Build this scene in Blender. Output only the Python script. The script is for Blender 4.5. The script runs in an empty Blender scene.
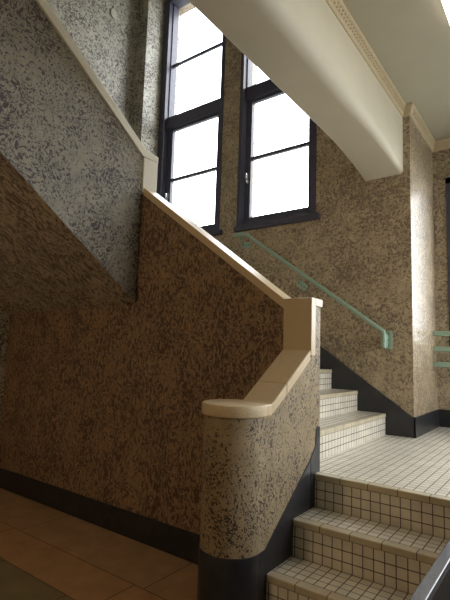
import bpy, bmesh, math, random
from mathutils import Vector, Matrix
random.seed(4)
S = bpy.context.scene
COL = S.collection

# ------------------------------------------------------------------ camera
cam = bpy.data.cameras.new('camera')
cam.sensor_fit = 'HORIZONTAL'; cam.sensor_width = 36.0
cam.lens = 457.49 * 36.0 / 450.0
cam.clip_start = 0.02
co = bpy.data.objects.new('camera', cam); COL.objects.link(co)
F = Vector((-0.59282881, 0.79697755, 0.1156753)); R = Vector((0.80416741, 0.59354589, 0.03190704)); U = Vector((0.0432294, -0.11193772, 0.99277448))
co.matrix_world = Matrix(((R.x, U.x, -F.x, 1.0738), (R.y, U.y, -F.y, -2.22315), (R.z, U.z, -F.z, 1.23458), (0, 0, 0, 1)))
S.camera = co

# ------------------------------------------------------------------ world, light, exposure
w = bpy.data.worlds.new('overcast_sky'); S.world = w; w.use_nodes = True
wb = w.node_tree.nodes['Background']
wb.inputs['Color'].default_value = (0.93, 0.97, 1.0, 1); wb.inputs['Strength'].default_value = 8.0
S.view_settings.view_transform = 'Standard'; S.view_settings.look = 'None'
S.view_settings.gamma = 1.0; S.view_settings.use_curve_mapping = False
S.view_settings.exposure = 0.2
LAMP_POWER = 50.0      # warm lobby lamp behind the camera
TUBE_STRENGTH = 2.5   # ceiling light over the landing

def portal(name, loc, rot, sx, sy):
    l = bpy.data.lights.new(name, 'AREA'); l.shape = 'RECTANGLE'; l.size = sx; l.size_y = sy
    l.cycles.is_portal = True
    o = bpy.data.objects.new(name, l); COL.objects.link(o); o.location = loc; o.rotation_euler = rot
portal('window_portal', (-2.36, 1.95, 4.1), (-math.pi/2, 0, 0), 1.1, 3.3)
portal('window_portal', (-1.2, 1.95, 4.1), (-math.pi/2, 0, 0), 1.1, 3.3)
portal('window_portal', (3.62, 1.225, 2.075), (0, math.pi/2, 0), 2.2, 2.2)
portal('window_portal', (1.4, 2.78, 2.17), (-math.pi/2, 0, 0), 2.6, 1.8)

# ------------------------------------------------------------------ materials
def mat(name):
    m = bpy.data.materials.new(name); m.use_nodes = True
    nt = m.node_tree; return m, nt, nt.nodes, nt.links, nt.nodes['Principled BSDF']
def N(ns, t, **k):
    n = ns.new(t)
    for a, b in k.items():
        if isinstance(a, str) and hasattr(n, a): setattr(n, a, b)
    return n
def srgb(r, g, b):
    f = lambda c: (c/255/12.92) if c/255 <= .04045 else ((c/255+.055)/1.055)**2.4
    return (f(r), f(g), f(b), 1)

def plain(name, col, rough=.5, metal=0, noise=0, nscale=60, bump=0, coat=0):
    m, nt, ns, ln, b = mat(name)
    b.inputs['Base Color'].default_value = col; b.inputs['Roughness'].default_value = rough; b.inputs['Metallic'].default_value = metal
    b.inputs['Coat Weight'].default_value = coat
    if noise or bump:
        g = ns.new('ShaderNodeNewGeometry')
        t = ns.new('ShaderNodeTexNoise'); t.inputs['Scale'].default_value = nscale; t.inputs['Detail'].default_value = 4
        ln.new(g.outputs['Position'], t.inputs['Vector'])
        if noise:
            r = ns.new('ShaderNodeMapRange'); r.inputs[1].default_value = .3; r.inputs[2].default_value = .7
            r.inputs[3].default_value = 1-noise; r.inputs[4].default_value = 1+noise*.6
            ln.new(t.outputs['Fac'], r.inputs[0])
            h = ns.new('ShaderNodeHueSaturation'); h.inputs['Color'].default_value = col
            ln.new(r.outputs[0], h.inputs['Value']); ln.new(h.outputs[0], b.inputs['Base Color'])
        if bump:
            bp = ns.new('ShaderNodeBump'); bp.inputs['Strength'].default_value = bump; bp.inputs['Distance'].default_value = .003
            ln.new(t.outputs['Fac'], bp.inputs['Height']); ln.new(bp.outputs[0], b.inputs['Normal'])
    return m

def stucco(name, base, dark, scale=34, stretch=(1, 1, 1), lo=.44, hi=.50, rough=.5, patch=.10, fade=1.0, bump=.5):
    """painted plaster with worm-like trowel pits that expose a darker ground"""
    m, nt, ns, ln, b = mat(name)
    g = ns.new('ShaderNodeNewGeometry')
    mp = ns.new('ShaderNodeVectorMath'); mp.operation = 'MULTIPLY'; mp.inputs[1].default_value = stretch
    ln.new(g.outputs['Position'], mp.inputs[0])
    # swirl the lookup so the pits curl in every direction
    dn = ns.new('ShaderNodeTexNoise'); dn.inputs['Scale'].default_value = 5.5; dn.inputs['Detail'].default_value = 2
    ln.new(mp.outputs[0], dn.inputs['Vector'])
    sc = ns.new('ShaderNodeVectorMath'); sc.operation = 'MULTIPLY_ADD'
    sc.inputs[1].default_value = (.12, .12, .12); ln.new(dn.outputs['Color'], sc.inputs[0]); ln.new(mp.outputs[0], sc.inputs[2])
    n1 = ns.new('ShaderNodeTexNoise'); n1.inputs['Scale'].default_value = scale; n1.inputs['Detail'].default_value = 2.2
    n1.inputs['Roughness'].default_value = .62; n1.inputs['Distortion'].default_value = .9
    ln.new(sc.outputs[0], n1.inputs['Vector'])
    n2 = ns.new('ShaderNodeTexNoise'); n2.inputs['Scale'].default_value = 4.2; n2.inputs['Detail'].default_value = 2
    ln.new(g.outputs['Position'], n2.inputs['Vector'])
    # patches where the pits thin out
    pm = ns.new('ShaderNodeMath'); pm.operation = 'MULTIPLY_ADD'; pm.inputs[1].default_value = patch*2; pm.inputs[2].default_value = -patch
    ln.new(n2.outputs['Fac'], pm.inputs[0])
    ad = ns.new('ShaderNodeMath'); ad.operation = 'ADD'; ln.new(n1.outputs['Fac'], ad.inputs[0]); ln.new(pm.outputs[0], ad.inputs[1])
    mr = ns.new('ShaderNodeMapRange'); mr.interpolation_type = 'SMOOTHSTEP'
    mr.inputs[1].default_value = lo; mr.inputs[2].default_value = hi; mr.inputs[3].default_value = 1-fade; mr.inputs[4].default_value = 1
    ln.new(ad.outputs[0], mr.inputs[0])
    n3 = ns.new('ShaderNodeTexNoise'); n3.inputs['Scale'].default_value = 11; n3.inputs['Detail'].default_value = 5
    ln.new(g.outputs['Position'], n3.inputs['Vector'])
    hv = ns.new('ShaderNodeMapRange'); hv.inputs[1].default_value = .3; hv.inputs[2].default_value = .7; hv.inputs[3].default_value = .82; hv.inputs[4].default_value = 1.14
    ln.new(n3.outputs['Fac'], hv.inputs[0])
    hs = ns.new('ShaderNodeHueSaturation'); hs.inputs['Color'].default_value = base; ln.new(hv.outputs[0], hs.inputs['Value'])
    mx = ns.new('ShaderNodeMix'); mx.data_type = 'RGBA'; mx.inputs[6].default_value = dark
    ln.new(mr.outputs[0], mx.inputs[0]); ln.new(hs.outputs[0], mx.inputs[7]); ln.new(mx.outputs[2], b.inputs['Base Color'])
    b.inputs['Roughness'].default_value = rough
    h1 = ns.new('ShaderNodeMath'); h1.operation = 'MULTIPLY_ADD'; h1.inputs[1].default_value = .35
    ln.new(n1.outputs['Fac'], h1.inputs[0]); ln.new(mr.outputs[0], h1.inputs[2])
    bp = ns.new('ShaderNodeBump'); bp.inputs['Strength'].default_value = bump; bp.inputs['Distance'].default_value = .006
    ln.new(h1.outputs[0], bp.inputs['Height']); ln.new(bp.outputs[0], b.inputs['Normal'])
    return m

def tile(name, c1, c2, grout, w_, h_, mortar, rough=.35, bump=.4):
    m, nt, ns, ln, b = mat(name)
    uv = ns.new('ShaderNodeUVMap'); uv.uv_map = 'metres'
    br = ns.new('ShaderNodeTexBrick'); br.offset = 0; br.squash = 1
    br.inputs['Scale'].default_value = 1; br.inputs['Brick Width'].default_value = w_; br.inputs['Row Height'].default_value = h_
    br.inputs['Mortar Size'].default_value = mortar; br.inputs['Mortar Smooth'].default_value = .25; br.inputs['Bias'].default_value = 0
    br.inputs['Color1'].default_value = c1; br.inputs['Color2'].default_value = c2; br.inputs['Mortar'].default_value = grout
    ln.new(uv.outputs[0], br.inputs['Vector'])
    g = ns.new('ShaderNodeNewGeometry'); n = ns.new('ShaderNodeTexNoise'); n.inputs['Scale'].default_value = 9; n.inputs['Detail'].default_value = 6
    ln.new(g.outputs['Position'], n.inputs['Vector'])
    r = ns.new('ShaderNodeMapRange'); r.inputs[1].default_value = .3; r.inputs[2].default_value = .7; r.inputs[3].default_value = .85; r.inputs[4].default_value = 1.08
    ln.new(n.outputs['Fac'], r.inputs[0])
    hs = ns.new('ShaderNodeHueSaturation'); ln.new(br.outputs['Color'], hs.inputs['Color']); ln.new(r.outputs[0], hs.inputs['Value'])
    ln.new(hs.outputs[0], b.inputs['Base Color'])
    rr = ns.new('ShaderNodeMapRange'); rr.inputs[3].default_value = rough; rr.inputs[4].default_value = .9
    ln.new(br.outputs['Fac'], rr.inputs[0]); ln.new(rr.outputs[0], b.inputs['Roughness'])
    iv = ns.new('ShaderNodeMath'); iv.operation = 'SUBTRACT'; iv.inputs[0].default_value = 1; ln.new(br.outputs['Fac'], iv.inputs[1])
    bp = ns.new('ShaderNodeBump'); bp.inputs['Strength'].default_value = bump; bp.inputs['Distance'].default_value = .002
    ln.new(iv.outputs[0], bp.inputs['Height']); ln.new(bp.outputs[0], b.inputs['Normal'])
    return m

M = {}  # stucco copies share one plaster; their tones carry each face's light
M['stucco_parapet'] = stucco('stucco_parapet', srgb(158, 139, 107), srgb(72, 57, 48), scale=78, lo=.40, hi=.46, patch=.14)
M['stucco_under'] = stucco('stucco_under_stairs', srgb(158, 130, 99), srgb(78, 59, 50), scale=62, stretch=(1, 1, .6), lo=.44, hi=.54, patch=.13, fade=.9)  # browner copy, warm bounce light put into the base colour
M['stucco_flight'] = stucco('stucco_flight', srgb(138, 131, 114), srgb(66, 55, 55), scale=60, lo=.43, hi=.50, patch=.15)  # darker grey copy, dim cool daylight put into the colour
M['stucco_left'] = stucco('stucco_left', srgb(186, 182, 166), srgb(98, 90, 86), scale=44, lo=.42, hi=.52, patch=.15, rough=.4)  # lighter copy, window light on this wall put into the colour
M['stucco_wall'] = stucco('stucco_wall', srgb(184, 166, 136), srgb(112, 95, 82), scale=48, lo=.42, hi=.54, patch=.14, fade=.85, rough=.3)
M['stucco_soffit'] = stucco('stucco_soffit', srgb(206, 192, 170), srgb(92, 76, 68), scale=50, stretch=(1, .5, .6), lo=.43, hi=.54, patch=.1, fade=.8)  # same plaster, base lightened to offset the dim light below the flight
M['coping'] = plain('cream_coping', srgb(212, 191, 155), .36, noise=.14, nscale=150, bump=.08)
M['daylit_coping'] = plain('coping_daylight_tone', srgb(214, 207, 190), .36, noise=.1, nscale=150, bump=.08)  # same coping, paled to carry the cool daylight overhead
M['plaster'] = plain('cream_plaster', srgb(216, 208, 188), .55, noise=.03, nscale=5)
M['ceiling'] = plain('ceiling_paint', srgb(184, 178, 159), .7, noise=.03, nscale=6)
M['mould'] = plain('moulding_paint', srgb(206, 190, 158), .6, noise=.12, nscale=50)
M['black_stone'] = plain('black_stone', srgb(45, 45, 49), .3, noise=.35, nscale=14)
M['grey_stone'] = plain('grey_polished_stone', srgb(96, 100, 108), .18, noise=.2, nscale=120)
M['wood'] = plain('window_wood_glare_tone', srgb(72, 72, 90), .42, noise=.2, nscale=20)  # frame colour raised and blued to carry the glare around the panes
M['mint'] = plain('mint_paint', srgb(152, 178, 158), .35, noise=.05, nscale=30)
M['chrome'] = plain('chrome', (.7, .7, .7, 1), .2, metal=1)
M['white_metal'] = plain('white_enamel', srgb(230, 230, 225), .4)
M['screw'] = plain('dull_screw', srgb(70, 84, 76), .5)
M['disc'] = plain('pale_cover_plate', srgb(190, 186, 170), .4)
M['tile'] = tile('small_cream_tile', srgb(230, 224, 208), srgb(220, 212, 195), srgb(104, 92, 76), .0465, .0465, .0026)
M['nosing'] = tile('nosing_tile', srgb(206, 194, 166), srgb(196, 183, 155), srgb(92, 80, 66), .14, 1.0, .002, rough=.3)

def glass():
    m, nt, ns, ln, b = mat('window_glass')
    out = ns['Material Output']
    tr = ns.new('ShaderNodeBsdfTransparent'); gl = ns.new('ShaderNodeBsdfGlossy'); gl.inputs['Roughness'].default_value = .02
    lw = ns.new('ShaderNodeLayerWeight'); pw = ns.new('ShaderNodeMath'); pw.operation = 'POWER'; pw.inputs[1].default_value = 4
    ad = ns.new('ShaderNodeMath'); ad.operation = 'MULTIPLY_ADD'; ad.inputs[1].default_value = .5; ad.inputs[2].default_value = .03
    ln.new(lw.outputs['Facing'], pw.inputs[0]); ln.new(pw.outputs[0], ad.inputs[0])
    mx = ns.new('ShaderNodeMixShader'); ln.new(ad.outputs[0], mx.inputs[0]); ln.new(tr.outputs[0], mx.inputs[1]); ln.new(gl.outputs[0], mx.inputs[2])
    ln.new(mx.outputs[0], out.inputs['Surface']); ns.remove(b); return m
M['glass'] = glass()
def emit(name, col, s):
    m, nt, ns, ln, b = mat(name)
    b.inputs['Base Color'].default_value = (.8, .8, .8, 1); b.inputs['Emission Color'].default_value = col; b.inputs['Emission Strength'].default_value = s; return m
M['tube'] = emit('lamp_diffuser', (1, .95, .86, 1), TUBE_STRENGTH)

def floor_mat():
    """large brown stone slabs: two border bands along the wall, darker field beyond"""
    m, nt, ns, ln, b = mat('brown_stone_floor')
    g = ns.new('ShaderNodeNewGeometry'); sp = ns.new('ShaderNodeSeparateXYZ'); ln.new(g.outputs['Position'], sp.inputs[0])
    def math_(op, a, bb=None, c=None):
        n = ns.new('ShaderNodeMath'); n.operation = op
        for i, v in enumerate((a, bb, c)):
            if v is None: continue
            if isinstance(v, (int, float)): n.inputs[i].default_value = v
            else: ln.new(v, n.inputs[i])
        return n.outputs[0]
    y = sp.outputs['Y']; x = sp.outputs['X']
    b1 = math_('LESS_THAN', y, -.405); b2 = math_('LESS_THAN', y, -.695)
    def joint(v, at): return math_('LESS_THAN', math_('ABSOLUTE', math_('SUBTRACT', v, at)), .0032)
    def grid(v, off, step): return math_('LESS_THAN', math_('ABSOLUTE', math_('SUBTRACT', math_('MODULO', math_('ADD', v, off+60*step), step), step/2)), .0032)
    inb1 = math_('MULTIPLY', b1, math_('SUBTRACT', 1, b2)); inb0 = math_('SUBTRACT', 1, b1)
    j = math_('MAXIMUM', joint(y, -.405), joint(y, -.695))
    j = math_('MAXIMUM', j, math_('MULTIPLY', grid(x, .815+.6, 1.2), inb1))
    j = math_('MAXIMUM', j, math_('MULTIPLY', grid(x, .15, 1.2), inb0))
    j = math_('MAXIMUM', j, math_('MULTIPLY', math_('MAXIMUM', grid(x, .1, .6), grid(y, .695+.3, .6)), b2))
    n = ns.new('ShaderNodeTexNoise'); n.inputs['Scale'].default_value = 7; n.inputs['Detail'].default_value = 8; n.inputs['Roughness'].default_value = .7
    ln.new(g.outputs['Position'], n.inputs['Vector'])
    def mix(f, a, c):
        k = ns.new('ShaderNodeMix'); k.data_type = 'RGBA'; ln.new(f, k.inputs[0])
        for i, v in ((6, a), (7, c)):
            if isinstance(v, tuple): k.inputs[i].default_value = v
            else: ln.new(v, k.inputs[i])
        return k.outputs[2]
    c = mix(inb1, srgb(170, 138, 104), srgb(176, 138, 100)); c = mix(b2, c, srgb(132, 120, 90))
    r = ns.new('ShaderNodeMapRange'); r.inputs[1].default_value = .3; r.inputs[2].default_value = .7; r.inputs[3].default_value = .72; r.inputs[4].default_value = 1.15
    ln.new(n.outputs['Fac'], r.inputs[0])
    hs = ns.new('ShaderNodeHueSaturation'); ln.new(c, hs.inputs['Color']); ln.new(r.outputs[0], hs.inputs['Value'])
    c = mix(j, hs.outputs[0], srgb(76, 54, 38)); ln.new(c, b.inputs['Base Color']); b.inputs['Roughness'].default_value = .42
    return m
M['floor'] = floor_mat()

# ------------------------------------------------------------------ geometry helpers (world coordinates; object origin moved to the thing's base)
class B:
    def __init__(s): s.bm = bmesh.new()
    def box(s, x0, x1, y0, y1, z0, z1):
        v = [s.bm.verts.new(p) for p in ((x0,y0,z0),(x1,y0,z0),(x1,y1,z0),(x0,y1,z0),(x0,y0,z1),(x1,y0,z1),(x1,y1,z1),(x0,y1,z1))]
        for f in ((0,3,2,1),(4,5,6,7),(0,1,5,4),(1,2,6,5),(2,3,7,6),(3,0,4,7)): s.bm.faces.new([v[i] for i in f])
        return s
    def prism(s, poly, axis, a, b):
        """poly: 2-D outline; axis 'x' -> (y,z), 'y' -> (x,z), 'z' -> (x,y); swept from a to b"""
        def P(p, t):
            return {'x': (t, p[0], p[1]), 'y': (p[0], t, p[1]), 'z': (p[0], p[1], t)}[axis]
        A = [s.bm.verts.new(P(p, a)) for p in poly]; Bv = [s.bm.verts.new(P(p, b)) for p in poly]
        n = len(poly); s.bm.faces.new(A); s.bm.faces.new(Bv[::-1])
        for i in range(n): s.bm.faces.new((A[i], Bv[i], Bv[(i+1) % n], A[(i+1) % n]))
        return s
    def loft(s, rings, caps=True):
        V = [[s.bm.verts.new(p) for p in r] for r in rings]; n = len(rings[0])
        for a, b in zip(V, V[1:]):
            for i in range(n): s.bm.faces.new((a[i], b[i], b[(i+1) % n], a[(i+1) % n]))
        if caps: s.bm.faces.new(V[0][::-1]); s.bm.faces.new(V[-1])
        return s
    def tube(s, path, r, n=12):
        pts = [Vector(p) for p in path]; rings = []
        for i, p in enumerate(pts):
            d = ((pts[i]-pts[i-1]).normalized() if i else Vector()) + ((pts[i+1]-pts[i]).normalized() if i < len(pts)-1 else Vector())
            d.normalize(); a = d.orthogonal() if abs(d.z) > .95 else d.cross(Vector((0,0,1))); a.normalize(); b = d.cross(a)
            k = 1.0
            rings.append([p + r*k*(math.cos(t)*a + math.sin(t)*b) for t in [2*math.pi*j/n for j in range(n)]])
        return s.loft(rings)
    def cyl(s, c, r, z0, z1, n=40):
        return s.prism([(c[0]+r*math.cos(2*math.pi*i/n), c[1]+r*math.sin(2*math.pi*i/n)) for i in range(n)], 'z', z0, z1)
    def done(s, name, m, parent=None, loc=(0,0,0), bevel=0, seg=2, uvo=(0,0,0), smooth=None, limit=40):
        bm = s.bm; bmesh.ops.recalc_face_normals(bm, faces=bm.faces)
        if bevel:
            es = [e for e in bm.edges if len(e.link_faces) == 2 and e.calc_face_angle(0) > math.radians(limit)]
            bmesh.ops.bevel(bm, geom=es, offset=bevel, segments=seg, profile=.5, affect='EDGES', clamp_overlap=True)
        uv = bm.loops.layers.uv.new('metres')
        for f in bm.faces:
            n = f.normal; ax = max(range(3), key=lambda i: abs(n[i]))
            for l in f.loops:
                p = l.vert.co - Vector(uvo)
                l[uv].uv = ((p.y, p.z), (p.x, p.z), (p.x, p.y))[ax]
        o0 = Vector(parent['_loc']) if parent is not None and '_loc' in parent else Vector(loc)
        bmesh.ops.translate(bm, verts=bm.verts, vec=-o0)
        me = bpy.data.meshes.new(name); bm.to_mesh(me); bm.free(); me.materials.append(m)
        if smooth is not None:
            for p in me.polygons: p.use_smooth = True
            try: me.set_sharp_from_angle(angle=math.radians(smooth))
            except Exception: pass
        o = bpy.data.objects.new(name, me); COL.objects.link(o)
        if parent is not None: o.parent = parent
        else: o.location = loc
        if parent is not None: o['_loc'] = tuple(o0)
        return o
def tag(o, label, cat, group=None, kind=None):
    o['label'] = label; o['category'] = cat
    if group: o['group'] = group
    if kind: o['kind'] = kind
    return o
def thing(name, loc, label, cat, group=None, kind=None):
    o = bpy.data.objects.new(name, None); o.empty_display_size = .1; COL.objects.link(o); o.location = loc; o['_loc'] = tuple(loc)
    return tag(o, label, cat, group, kind)

# ------------------------------------------------------------------ dimensions
H = .165; ZL = .63; YB = 1.603; YA = 2.44; T = .11; XP = .103; XL = -3.065; XLP = -2.88; X2 = -1.358
G0 = .234; G1 = .231; YL = .05; XR1 = -.114; ZC = 3.37; XE = 3.4; YF = -4.6; ZT = 6.4
S1 = .739; S2 = .694
RX = .768      # right end of the lower steps
XM = XR1 - 6*G1            # edge of the half landing
ZM = ZL + 7*H

# ------------------------------------------------------------------ setting
def struct(b, name, m, label, cat, **k):
    return tag(b.done(name, m, **k), label, cat, kind='structure')
M['ground'] = plain('pale_ground', srgb(128, 128, 122), .9, noise=.2, nscale=2)
struct(B().box(-30, 30, -30, 30, -.6, -.3), 'ground', M['ground'], 'open ground outside the windows', 'ground')
struct(B().box(XL-.2, XE+.2, YF-.2, YA+.3, -.1, 0), 'floor', M['floor'], 'dim brown stone slab floor of the lower hall', 'floor')
b = B(); b.box(XL-.2, XL, YF-.2, 1.315, 0, ZT); b.box(XL-.2, XLP, 1.315, YB+.3, 0, ZT)
struct(b, 'wall_left', M['stucco_left'], 'pitted stucco wall toned for daylight behind the overhead flight', 'wall')
# back wall with two tall window openings
W1 = (-2.88, -1.88); W2 = (-1.65, -.745); ZS = 2.545; ZH = 5.72
b = B(); YW = YB+.3
b.box(XLP, XP, YB, YW, 0, ZS); b.box(XLP, XP, YB, YW, ZH, ZT)
b.box(W1[1], W2[0], YB, YW, ZS, ZH); b.box(W2[1], XP, YB, YW, ZS, ZH)
b.box(-.4, XP, YW, YA+.3, 0, ZT)
struct(b, 'wall_back', M['stucco_wall'], 'tan pitted stucco wall with two tall windows and the mint handrail', 'wall')
# alcove wall beyond the landing with a wide window
W3 = (.215, 2.6); ZS3 = 1.36; ZH3 = 2.985
b = B(); b.box(XP, XE+.2, YA, YA+.3, 0, ZS3); b.box(XP, XE+.2, YA, YA+.3, ZH3, ZC+.3)
b.box(XP, W3[0], YA, YA+.3, ZS3, ZH3); b.box(W3[1], XE+.2, YA, YA+.3, ZS3, ZH3)
struct(b, 'wall_alcove', M['stucco_wall'], 'shaded stucco wall at the far right behind the landing', 'wall')
W4 = (.15, 2.3); ZS4 = 1.0; ZH4 = 3.15  # unseen opening added and sized for its light on landing and beam
b = B(); b.box(XE, XE+.2, YF-.2, W4[0], 0, ZC+.3); b.box(XE, XE+.2, W4[1], YA+.3, 0, ZC+.3); b.box(XE, XE+.2, W4[0], W4[1], 0, ZS4); b.box(XE, XE+.2, W4[0], W4[1], ZH4, ZC+.3)
struct(b, 'wall_right', M['plaster'], 'plaster wall right of the landing outside the picture', 'wall')
struct(B().box(XL, XE, YF-.2, YF, 0, ZT), 'wall_front', M['stucco_wall'], 'wall of the lower hall behind the viewer', 'wall')
struct(B().box(-.278, .02, YF, YB, 3.34, ZT), 'wall_upper', M['plaster'], 'upper storey wall standing on the cream beam', 'wall')
struct(B().box(.0, XE, YF, YA, ZC, ZC+.25), 'ceiling', M['ceiling'], 'flat pale ceiling over the landing', 'ceiling')
struct(B().box(XL, -.0, YF, YB+.3, ZT, ZT+.2), 'ceiling_stairwell', M['ceiling'], 'high ceiling of the stairwell', 'ceiling')
struct(B().box(XL, -.278, YF, -2.83, ZC, 3.78), 'ceiling_hall', M['ceiling'], 'slab of the upper floor over the lower hall', 'ceiling')

# arched beam
def beam_z(y):
    base = 2.868
    t = min(max((y-.75)/(YB-.75), 0), 1)
    return base - .09*t**1.8
b = B(); rings = []
ys = [YF + (.2-YF)*i/6 for i in range(6)] + [.2+(YB-.2)*i/16 for i in range(17)]
for y in ys:
    z = beam_z(y); fr = .035 + .05*min(max((YB-y)/1.2, 0), 1); ring = [(-.278, y, ZC+.02), (-.278, y, z+.006), (-.272, y, z)]
    for k in range(7):
        a = math.pi/2*k/6; ring.append((.048-fr+fr*math.sin(a), y, z+fr-fr*math.cos(a)))
    ring.append((.048, y, ZC+.02)); rings.append(ring)
b.loft(rings)
struct(b, 'beam', M['plaster'], 'smooth cream arched beam crossing the top of the picture', 'beam', smooth=35)

# crown moulding along beam, corner and alcove wall
prof = [(0, 0), (.009, .0), (.012, .012), (.012, .02), (.016, .03), (.026, .062), (.034, .072), (.037, .078), (.037, .095), (0, .095)]
b = B(); zc0 = ZC - .095
def crown(path):
    rings = []
    for (px, py, ox, oy) in path: rings.append([(px+ox*u, py+oy*u, zc0+v) for u, v in prof])
    b.loft(rings)
crown([(.048, YF+.01, 1, 0), (.048, YB, 1, -1), (XP, YB, 1, -1), (XP, YA, 1, -1), (XE, YA, 0, -1)])
def bead(x, y, nx, ny):   # leaf-and-dart relief on the sloping face
    for u0, v0, r in ((.020, .036, .009), (.028, .058, .008)):
        c = Vector((x+nx*u0, y+ny*u0, zc0+v0)); tx, ty = -ny, nx
        vs = []
        for (s_, q) in ((-1, 0), (0, -1), (1, 0), (0, 1)):
            vs.append(b.bm.verts.new(c + Vector((tx*s_*r*1.15 + nx*q*r*.5, ty*s_*r*1.15 + ny*q*r*.5, q*r*1.1))))
        top = b.bm.verts.new(c + Vector((nx*.008, ny*.008, -.006))); bot = b.bm.verts.new(c - Vector((nx*.006, ny*.006, -.004)))
        for i in range(4):
            b.bm.faces.new((vs[i], vs[(i+1) % 4], top)); b.bm.faces.new((vs[(i+1) % 4], vs[i], bot))
y = -.6
while y < YB-.03: bead(.048, y, 1, 0); y += .036
y = YB+.05
while y < YA-.05: bead(XP, y, 1, 0); y += .036
x = XP+.06
while x < 1.2: bead(x, YA, 0, -1); x += .036
struct(b, 'trim_1', M['mould'], 'ornamental cream crown moulding between beam and ceiling', 'moulding')

# windows
def window(name, x0, x1, z0, z1, yb, spec, label, o=.055):
    root = thing(name, ((x0+x1)/2, yb, z0), label, 'window', kind='structure')
    gl0, gl1, zA, zB, zC_, zD, zE, zF = spec
    q = .044; yf = yb - .012; yk = yb + .15
    b = B()
    b.box(x0-.035, x0+o, yf, yk, z0, z1); b.box(x1-q, x1, yf, yk, z0, z1)
    b.box(x0+o, x1-q, yf, yk, z1-.05, z1)
    b.box(x0+o, x1-q, yf, yk, z0, z0+.04)
    b.box(x0+o, x1-q, yb+.03, yk, zC_+.045, zD)             # transom bar
    # stop bead on the frame
    b.box(x0+o, x0+o+.012, yb+.05, yk, zD, z1-.05); b.box(x1-q-.012, x1-q, yb+.05, yk, zD, z1-.05)
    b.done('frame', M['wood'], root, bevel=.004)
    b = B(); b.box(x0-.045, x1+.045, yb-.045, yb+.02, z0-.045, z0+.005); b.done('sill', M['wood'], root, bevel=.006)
    ys0, ys1 = yb+.055, yb+.10
    s = B(); s.box(x0+o+.006, gl0, ys0, ys1, z0+.045, zC_+.04); s.box(gl1, x1-q-.006, ys0, ys1, z0+.045, zC_+.04)
    s.box(gl0, gl1, ys0, ys1, z0+.045, zA); s.box(gl0, gl1, ys0, ys1, zC_, zC_+.04)
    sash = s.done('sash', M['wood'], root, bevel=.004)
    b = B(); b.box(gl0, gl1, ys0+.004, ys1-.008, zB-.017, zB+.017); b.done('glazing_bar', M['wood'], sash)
    b = B(); b.box(gl0-.005, gl1+.005, yb+.076, yb+.080, zA-.005, zC_+.005); b.done('pane', M['glass'], sash)
    ux0, ux1 = x0+o+.012, x1-q-.012
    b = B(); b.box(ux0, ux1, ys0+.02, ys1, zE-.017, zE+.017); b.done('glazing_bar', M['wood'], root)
    b = B(); b.box(ux0-.005, ux1+.005, yb+.088, yb+.092, zD-.005, z1-.045); b.done('pane', M['glass'], root)
    # fastener
    hx = gl0-.03; b = B(); b.box(hx-.012, hx+.012, ys0-.008, ys0, 3.03, 3.14)
    b.tube([(hx, ys0-.005, 3.05), (hx, ys0-.035, 3.05), (hx+.004, ys0-.042, 3.07), (hx+.004, ys0-.042, 3.13), (hx, ys0-.03, 3.14)], .008, 8)
    b.done('window_handle', M['chrome'], sash)
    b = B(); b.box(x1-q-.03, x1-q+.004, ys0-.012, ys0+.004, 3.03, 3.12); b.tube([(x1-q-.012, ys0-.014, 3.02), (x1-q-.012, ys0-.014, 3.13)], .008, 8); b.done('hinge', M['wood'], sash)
window('window_1', W1[0]+.035, W1[1], ZS, ZH, YB, (-2.697, -1.997, 2.66, 3.305, 3.934, 4.12, 4.83, 5.6), 'left tall dark framed casement window with bright daylight')
window('window_2', W2[0]+.035, W2[1], ZS, ZH, YB, (-1.532, -.857, 2.66, 3.305, 3.934, 4.12, 4.83, 5.6), 'right tall dark framed casement window with bright daylight', o=.004)
root = thing('window_3', ((W3[0]+W3[1])/2, YA, ZS3), 'dark framed window cut by the right edge of the picture', 'window', kind='structure')
b = B(); x0, x1 = W3; b.box(x0, x0+.06, YA-.01, YA+.15, ZS3, ZH3); b.box(x1-.06, x1, YA-.01, YA+.15, ZS3, ZH3)
b.box(x0, x1, YA-.01, YA+.15, ZH3-.06, ZH3); b.box(x0, x1, YA-.01, YA+.15, ZS3, ZS3+.06)
for k in (1, 2): xx = x0+(x1-x0)*k/3; b.box(xx-.03, xx+.03, YA+.01, YA+.14, ZS3, ZH3)
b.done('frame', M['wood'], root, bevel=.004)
b = B(); b.box(x0+.05, x1-.05, YA+.07, YA+.075, ZS3+.05, ZH3-.05); b.done('pane', M['glass'], root)

root = thing('window_added', (XE, 1.225, ZS4), 'unseen window added to light the landing from the right', 'window', kind='structure')
b = B(); y0, y1 = W4
for yy in (y0+.03, y0+(y1-y0)/3, y0+(y1-y0)*2/3, y1-.03): b.box(XE-.01, XE+.12, yy-.03, yy+.03, ZS4, ZH4)
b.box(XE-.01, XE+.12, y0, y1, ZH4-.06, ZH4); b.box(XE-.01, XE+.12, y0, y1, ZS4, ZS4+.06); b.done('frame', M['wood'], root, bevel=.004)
b = B(); b.box(XE+.07, XE+.075, y0+.05, y1-.05, ZS4+.05, ZH4-.05); b.done('pane', M['glass'], root)

# skirtings that belong to the room
b = B(); b.prism([(XP+.014, ZL), (XP+.014, .785), (XP-.01, .785), (XM, .785+(XP-XM)*.69), (XLP, .785+(XP-XM)*.69), (XLP, ZL)], 'y', YB-.014, YB)
b.box(XP, XP+.014, YB-.014, YA-.0, ZL, .785)
b.box(XP, XE, YA-.014, YA, ZL, .785)
struct(b, 'baseboard_back', M['black_stone'], 'black stone skirting climbing the back wall beside the upper steps', 'skirting', bevel=.003)

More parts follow.
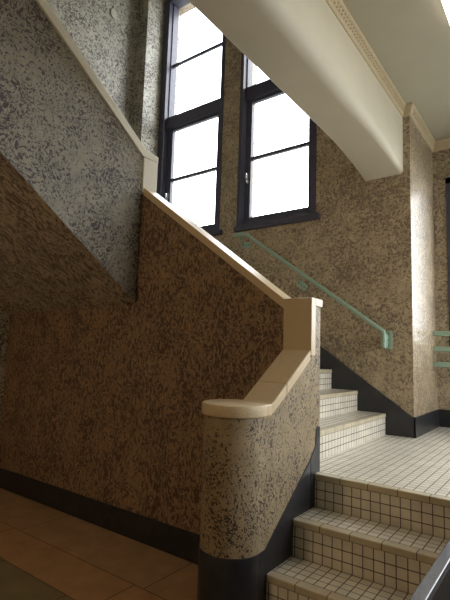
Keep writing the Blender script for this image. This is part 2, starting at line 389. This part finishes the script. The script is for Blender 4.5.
# ------------------------------------------------------------------ tiled stairs and landing
def nosing(axis, a0, a1, f, z, parent, d=.045, sgn=1):
    """edge tile strip; f = front coordinate, tread runs away from it in direction sgn"""
    b = B(); fr = f - sgn*.006; bk = f + sgn*d
    if axis == 'x': b.prism([(fr, z-.031), (bk, z-.031), (bk, z), (fr, z)], 'x', a0, a1)
    else: b.prism([(fr, z-.031), (bk, z-.031), (bk, z), (fr, z)], 'y', a0, a1)
    return b.done('nosing', M['nosing'], parent, bevel=.006, seg=3)
lf = thing('stair_flight', (RX/2, YL-3*G0, 0), 'lower flight of cream tiled steps rising to the landing from the dark hall', 'stairs')
for i in range(3):
    z = ZL-(i+1)*H; y0 = YL-(i+1)*G0
    zb = z-H if i < 2 else 0
    s = B().box(.002, RX, y0, y0+G0-.0005 if i else YL-.001, zb if i == 2 else z-H, z-.0005).done('step', M['tile'], lf, uvo=(.012, y0+.045, z-.031-.0465*4))
    nosing('x', .002, RX, y0, z, s)
ld = thing('stair_landing', (1.2, 1.2, ZL), 'pale tiled landing in daylight between the two flights', 'landing')
# landing slab, under-flight part and alcove part
b = B(); b.prism([(.002, YL), (RX, YL), (XE-.002, YL), (XE-.002, YA-.016), (XP+.016, YA-.016), (XP+.016, YB-.016), (-.6, YB-.016), (-.6, T+.002), (.002, T+.002)], 'z', 0, ZL-.0005)
s = b.done('slab', M['tile'], ld, uvo=(.012, YL+.045, ZL-.031-.0465*20))
nosing('x', .002, XE-.002, YL, ZL, ld)
uf = thing('stair_flight', (XR1, (T+YB)/2, ZL), 'upper flight of cream tiled steps climbing along the back wall from the landing', 'stairs')
for i in range(7):
    z = ZL+(i+1)*H; x1 = XR1-i*G1; x0 = x1-G1 if i < 6 else XLP+.002
    s = B().box(x0, x1, T+.002, YB-.0155, z-H, z-.0005).done('step', M['tile'], uf, uvo=(x1-.045-.0465*40, .02, z-.031-.0465*4))
    nosing('y', T+.002, YB-.0155, x1, z, s, sgn=-1)

# ------------------------------------------------------------------ overhead flight turning back over the hall
NF = 11; GF = H/S2
of = thing('stair_flight', ((XL+X2)/2, 0, ZM), 'overhead flight seen from below with pitted stucco underside', 'stairs')
YE = -2.825
def zs_(x, y): # underside
    return 1.528 + (x-XL)/(X2-XL)*.031 - y*S2
xa, xb = XL+.002, X2-T-.001
xs = X2-T-.001
b = B(); b.loft([[(x, y, zs_(x, y)+dz) for x, dz in ((xa, 0), (xs, 0), (xs, .185), (xa, .185))] for y in (-.002, YE)])
b.done('soffit', M['stucco_soffit'], of)
for i in range(NF):
    z = ZM+(i+1)*H; y1 = -.05-i*GF
    s = B().box(xa, xb, y1-GF, y1, z-H, z-.0005).done('step', M['tile'], of, uvo=(0, y1-.045, z-.031))
    nosing('x', xa, xb, y1, z, s, sgn=-1)

# ------------------------------------------------------------------ parapets
# 1) low parapet with round newel end
CX, CY, RC = -.1415, -.487, .151
ZN = 1.015; ZPB = 1.268; ZPT = 1.5456
lp = thing('newel_parapet', (CX, CY, 0), 'low stucco parapet with round newel end beside the lower steps', 'parapet')
b = B(); b.prism([(CY, 0), (-.0006, 0), (-.0006, ZPB-.04), (-.05, ZPB-.055), (-.42, ZN-.045), (CY, ZN-.045)], 'x', -.15, -.0035)
b.cyl((CX, CY), RC-.013, 0, ZN-.04, 56)
b.done('wall_body', M['stucco_parapet'], lp, smooth=30)
def arc(c, r, a0, a1, n): return [(c[0]+r*math.cos(math.radians(a0+(a1-a0)*i/n)), c[1]+r*math.sin(math.radians(a0+(a1-a0)*i/n))) for i in range(n+1)]
cp = B().cyl((CX, CY), RC, ZN-.052, ZN, 64)
# neck that blends the disc into the sloping coping
cp.prism([(.006, CY), (.004, -.40), (-.166, -.40), (-.22, -.42), (CX-RC*.8, CY)], 'z', ZN-.0515, ZN-.0005)
cop = cp.done('coping', M['coping'], lp, bevel=.006, seg=3, smooth=40, limit=50); cop['label'] = 'rounded level coping on the newel'
zs1 = lambda y: ZN+.008+(y+.385)/(.385-.0145)*(ZPB-ZN-.008)
cp = B().prism([(-.405, ZN-.052), (-.405, ZN), (-.385, ZN+.008), (-.2665, zs1(-.2665)), (-.2665, zs1(-.2665)-.056)], 'x', -.165, .003)
cp.prism([(-.2645, zs1(-.2645)-.056), (-.2645, zs1(-.2645)), (-.0145, ZPB), (-.0145, ZPB-.054)], 'x', -.165, .003)
cop = cp.done('coping', M['coping'], lp, bevel=.005, seg=2); cop['label'] = 'sloping coping'
b = B(); b.prism([(CY, 0), (-.001, 0), (-.001, .391+.445*.711), (-.434, .40), (CY, .40)], 'x', -.02, .0015)
b.cyl((CX, CY), RC-.009, 0, .40, 56)
b.done('skirting', M['black_stone'], lp, bevel=.004, smooth=40, limit=50)

# 2) wall under the first flight, topped by the sloping coping
sp_ = thing('stair_parapet', (-1.4, 0, 0), 'long stucco wall under the upper steps with sloping cream coping', 'parapet')
zcop = lambda x: ZPT + (-.165-x)*S1
b = B(); b.prism([(XL+.001, 0), (-.155, 0), (-.155, ZPT-.03), (-.165, ZPT-.03), (X2, zcop(X2)-.03), (X2, 2.64), (X2-T, 2.64), (X2-T, 1.60), (XL+.001, 1.60)], 'y', 0, T)
b.done('wall_body', M['stucco_under'], sp_)
B().box(-.1545, -.003, 0, T, 0, ZPT-.03).done('end_pier', M['stucco_parapet'], sp_)
xh = X2+.02
cp = B().prism([(.005, ZPB-.03), (.005, ZPT), (-.165, ZPT), (xh, zcop(xh)), (xh, zcop(xh)-.056), (-.165, ZPT-.056), (-.165, ZPB-.03)], 'y', -.014, .036)
cp.prism([(.005, ZPT-.042), (.005, ZPT), (-.165, ZPT), (xh, zcop(xh)), (xh, zcop(xh)-.056), (-.165, ZPT-.056), (-.165, ZPT-.042)], 'y', .0365, T+.012)
cop = cp.done('coping', M['coping'], sp_, bevel=.003, seg=2); cop['label'] = 'sloping coping with an upright end face'
cp = B().box(X2-.03, X2+.014, -.018, T+.012, zcop(X2)-.055, 2.645)
cop = cp.done('coping', M['daylit_coping'], sp_, bevel=.004); cop['label'] = 'upright coping block at the head of the slope'
b = B(); b.prism([(-.0005, 0), (T+.0015, 0), (T+.0015, .855), (T-.006, .866), (.075, .866), (.064, .855), (.058, .77), (-.0005, .391+.446*.711)], 'x', -.02, .0015)
b.done('skirting', M['black_stone'], sp_, bevel=.003)
b = B().box(XL+.002, -.30, -.012, 0, 0, .165); b.done('skirting', M['black_stone'], sp_, bevel=.003)

# 3) parapet of the overhead flight
fp = thing('stair_parapet', (X2, -1.2, 2.5), 'pitted stucco parapet of the overhead flight with coping toned for daylight', 'parapet')
ztop = lambda y: 2.655 + (-.014-y)*S2*1.0
b = B(); b.prism([(-.0185, zs_(X2, 0)+.0185*S2), (-.0185, 2.64), (-.019, ztop(-.019)-.02), (YE, ztop(YE)-.02), (YE, zs_(X2, YE))], 'x', X2-T, X2)
pb = b.done('wall_body', M['stucco_flight'], fp)
pb.data.materials.append(M['stucco_soffit'])
for p in pb.data.polygons:
    if p.normal.z < -.3: p.material_index = 1  # underside takes the soffit's light-toned copy of the plaster
cp = B().prism([(T+.014, 2.646), (T+.014, 2.692), (0, 2.71), (-.03, 2.722), (YE, 2.722+(-.03-YE)*(S2+.004)), (YE, 2.65+(-.03-YE)*S2), (-.03, 2.65), (0, 2.646)], 'x', X2-T-.014, X2+.016)
cop = cp.done('coping', M['daylit_coping'], fp, bevel=.004); cop['label'] = 'coping toned for daylight'

# 4) dark stone guard wall at the right of the lower steps
gw = thing('guard_wall', (.784, -.9, 0), 'dark polished stone guard wall at the bottom right corner', 'guard wall')
B().box(.772, .796, -1.9, YL-.002, 0, .68).done('wall_body', M['black_stone'], gw)
cop = B().box(.768, .800, -1.91, YL-.002, .68, .70).done('coping', M['grey_stone'], gw, bevel=.003); cop['label'] = 'grey polished coping'

# ------------------------------------------------------------------ mint handrail
YH = YB-.075
hr = thing('handrail', (-.9, YB, 1.9), 'thin mint green handrail sloping down the back wall', 'handrail')
p0, p1, p2 = Vector((-1.63, YH, 2.449)), Vector((-1.50, YH, 2.452)), Vector((-.105, YH, 1.452))
B().tube([p0, p1+Vector((-.03, 0, 0)), p1+Vector((.03, 0, -.018)), p2+Vector((-.03, 0, .021)), p2], .018, 14).done('rail', M['mint'], hr, smooth=50)
def plate(cx, cz, ang, L, Wd, nm='bracket'):
    b = B(); n = 28; pts = []
    hl, hw = L/2, Wd/2; r = min(.022, hw*.9)
    for (sx, sz, a0) in ((1, 1, 0), (-1, 1, 90), (-1, -1, 180), (1, -1, 270)):
        for k in range(6):
            a = math.radians(a0+90*k/5); pts.append((sx*(hl-r)+r*math.cos(a), sz*(hw-r)+r*math.sin(a)))
    ca, sa = math.cos(ang), math.sin(ang)
    b.prism([(cx+u*ca-v*sa, cz+u*sa+v*ca) for u, v in pts], 'y', YB-.014, YB+.0)
    o = b.done(nm, M['mint'], hr, bevel=.003)
    for s in (-1, 0, 1):
        b = B(); px, pz = cx+s*L*.3*ca, cz+s*L*.3*sa; q = [(px+.006*math.cos(t), pz+.006*math.sin(t)) for t in [k*math.pi/4 for k in range(8)]]
        b.prism(q, 'y', YB-.018, YB-.013).done('screw', M['screw'], o)
    return o
o = plate(-1.515, 2.345, 0, .115, .065); B().tube([(-1.55, YB-.01, 2.36), (-1.55, YB-.05, 2.37), (-1.55, YH, 2.41), (-1.55, YH, 2.44)], .009, 10).done('arm', M['mint'], o, smooth=50)
o = plate(-.878, 1.888, -.62, .12, .066); B().tube([(-.89, YB-.01, 1.915), (-.885, YB-.05, 1.93), (-.865, YH, 1.96), (-.862, YH, 1.985)], .009, 10).done('arm', M['mint'], o, smooth=50)
o = plate(-.085, 1.385, math.pi/2, .15, .06)
B().tube([p2+Vector((-.004, 0, .006)), p2+Vector((.004, .0, -.02)), p2+Vector((.004, .0, -.135))], .02, 14).done('end_post', M['mint'], hr, smooth=50)
B().box(-.115, -.085, YH+.01, YB-.01, 1.325, 1.43).done('end_web', M['mint'], hr, bevel=.003)

# ------------------------------------------------------------------ mint guard rails in front of the alcove window
gr = thing('guard_rail', (1.4, 2.32, 1.2), 'three mint green guard bars in front of the right edge window', 'guard rail')
for z in (1.476, 1.335, 1.195):
    B().box(XP+.001, 2.75, 2.30, 2.325, z-.022, z+.022).done('bar', M['mint'], gr, bevel=.006, seg=3)
B().box(2.75, 2.79, 2.29, 2.335, ZL, 1.52).done('post', M['mint'], gr, bevel=.004)
for z in (1.476, 1.335, 1.195): pass

# ------------------------------------------------------------------ wall plate and lamps
b = B(); b.prism([(.934+.045*math.cos(t), 5.19+.058*math.sin(t)) for t in [2*math.pi*k/28 for k in range(28)]], 'x', XL, XL+.018)
tag(b.done('cover_plate', M['disc'], loc=(XL, .934, 5.19), bevel=.004, smooth=40), 'small oval cover plate high on the stucco wall at top left', 'cover plate')

cl = thing('ceiling_light', (.68, .05, ZC), 'glowing ceiling light at the top right corner of the picture', 'ceiling light')
B().box(.58, .80, -.68, .76, ZC-.025, ZC).done('housing', M['white_metal'], cl, bevel=.004)
b = B(); b.prism([(.574, ZC-.02), (.585, ZC-.06), (.62, ZC-.085), (.76, ZC-.085), (.795, ZC-.06), (.806, ZC-.02)], 'y', -.66, .74); b.done('diffuser', M['tube'], cl, bevel=.004, smooth=50)

hl = thing('ceiling_light', (-.9, -3.7, ZC), 'warm round ceiling light of the lower hall behind the viewer', 'ceiling light')
M['bulb'] = emit('warm_globe', (1, .72, .45, 1), LAMP_POWER)
B().cyl((-.9, -3.7), .14, ZC-.03, ZC, 32).done('rose', M['white_metal'], hl)
b = B(); rings = []
for k in range(9):
    a = math.pi*(k+.3)/2/9; rings.append([(-.9+.2*math.cos(a)*math.cos(t), -3.7+.2*math.cos(a)*math.sin(t), ZC-.03-.13*math.sin(a)) for t in [2*math.pi*j/32 for j in range(32)]])
b.loft(rings); b.done('globe', M['bulb'], hl, smooth=60)
for o in bpy.data.objects:
    if '_loc' in o: del o['_loc']
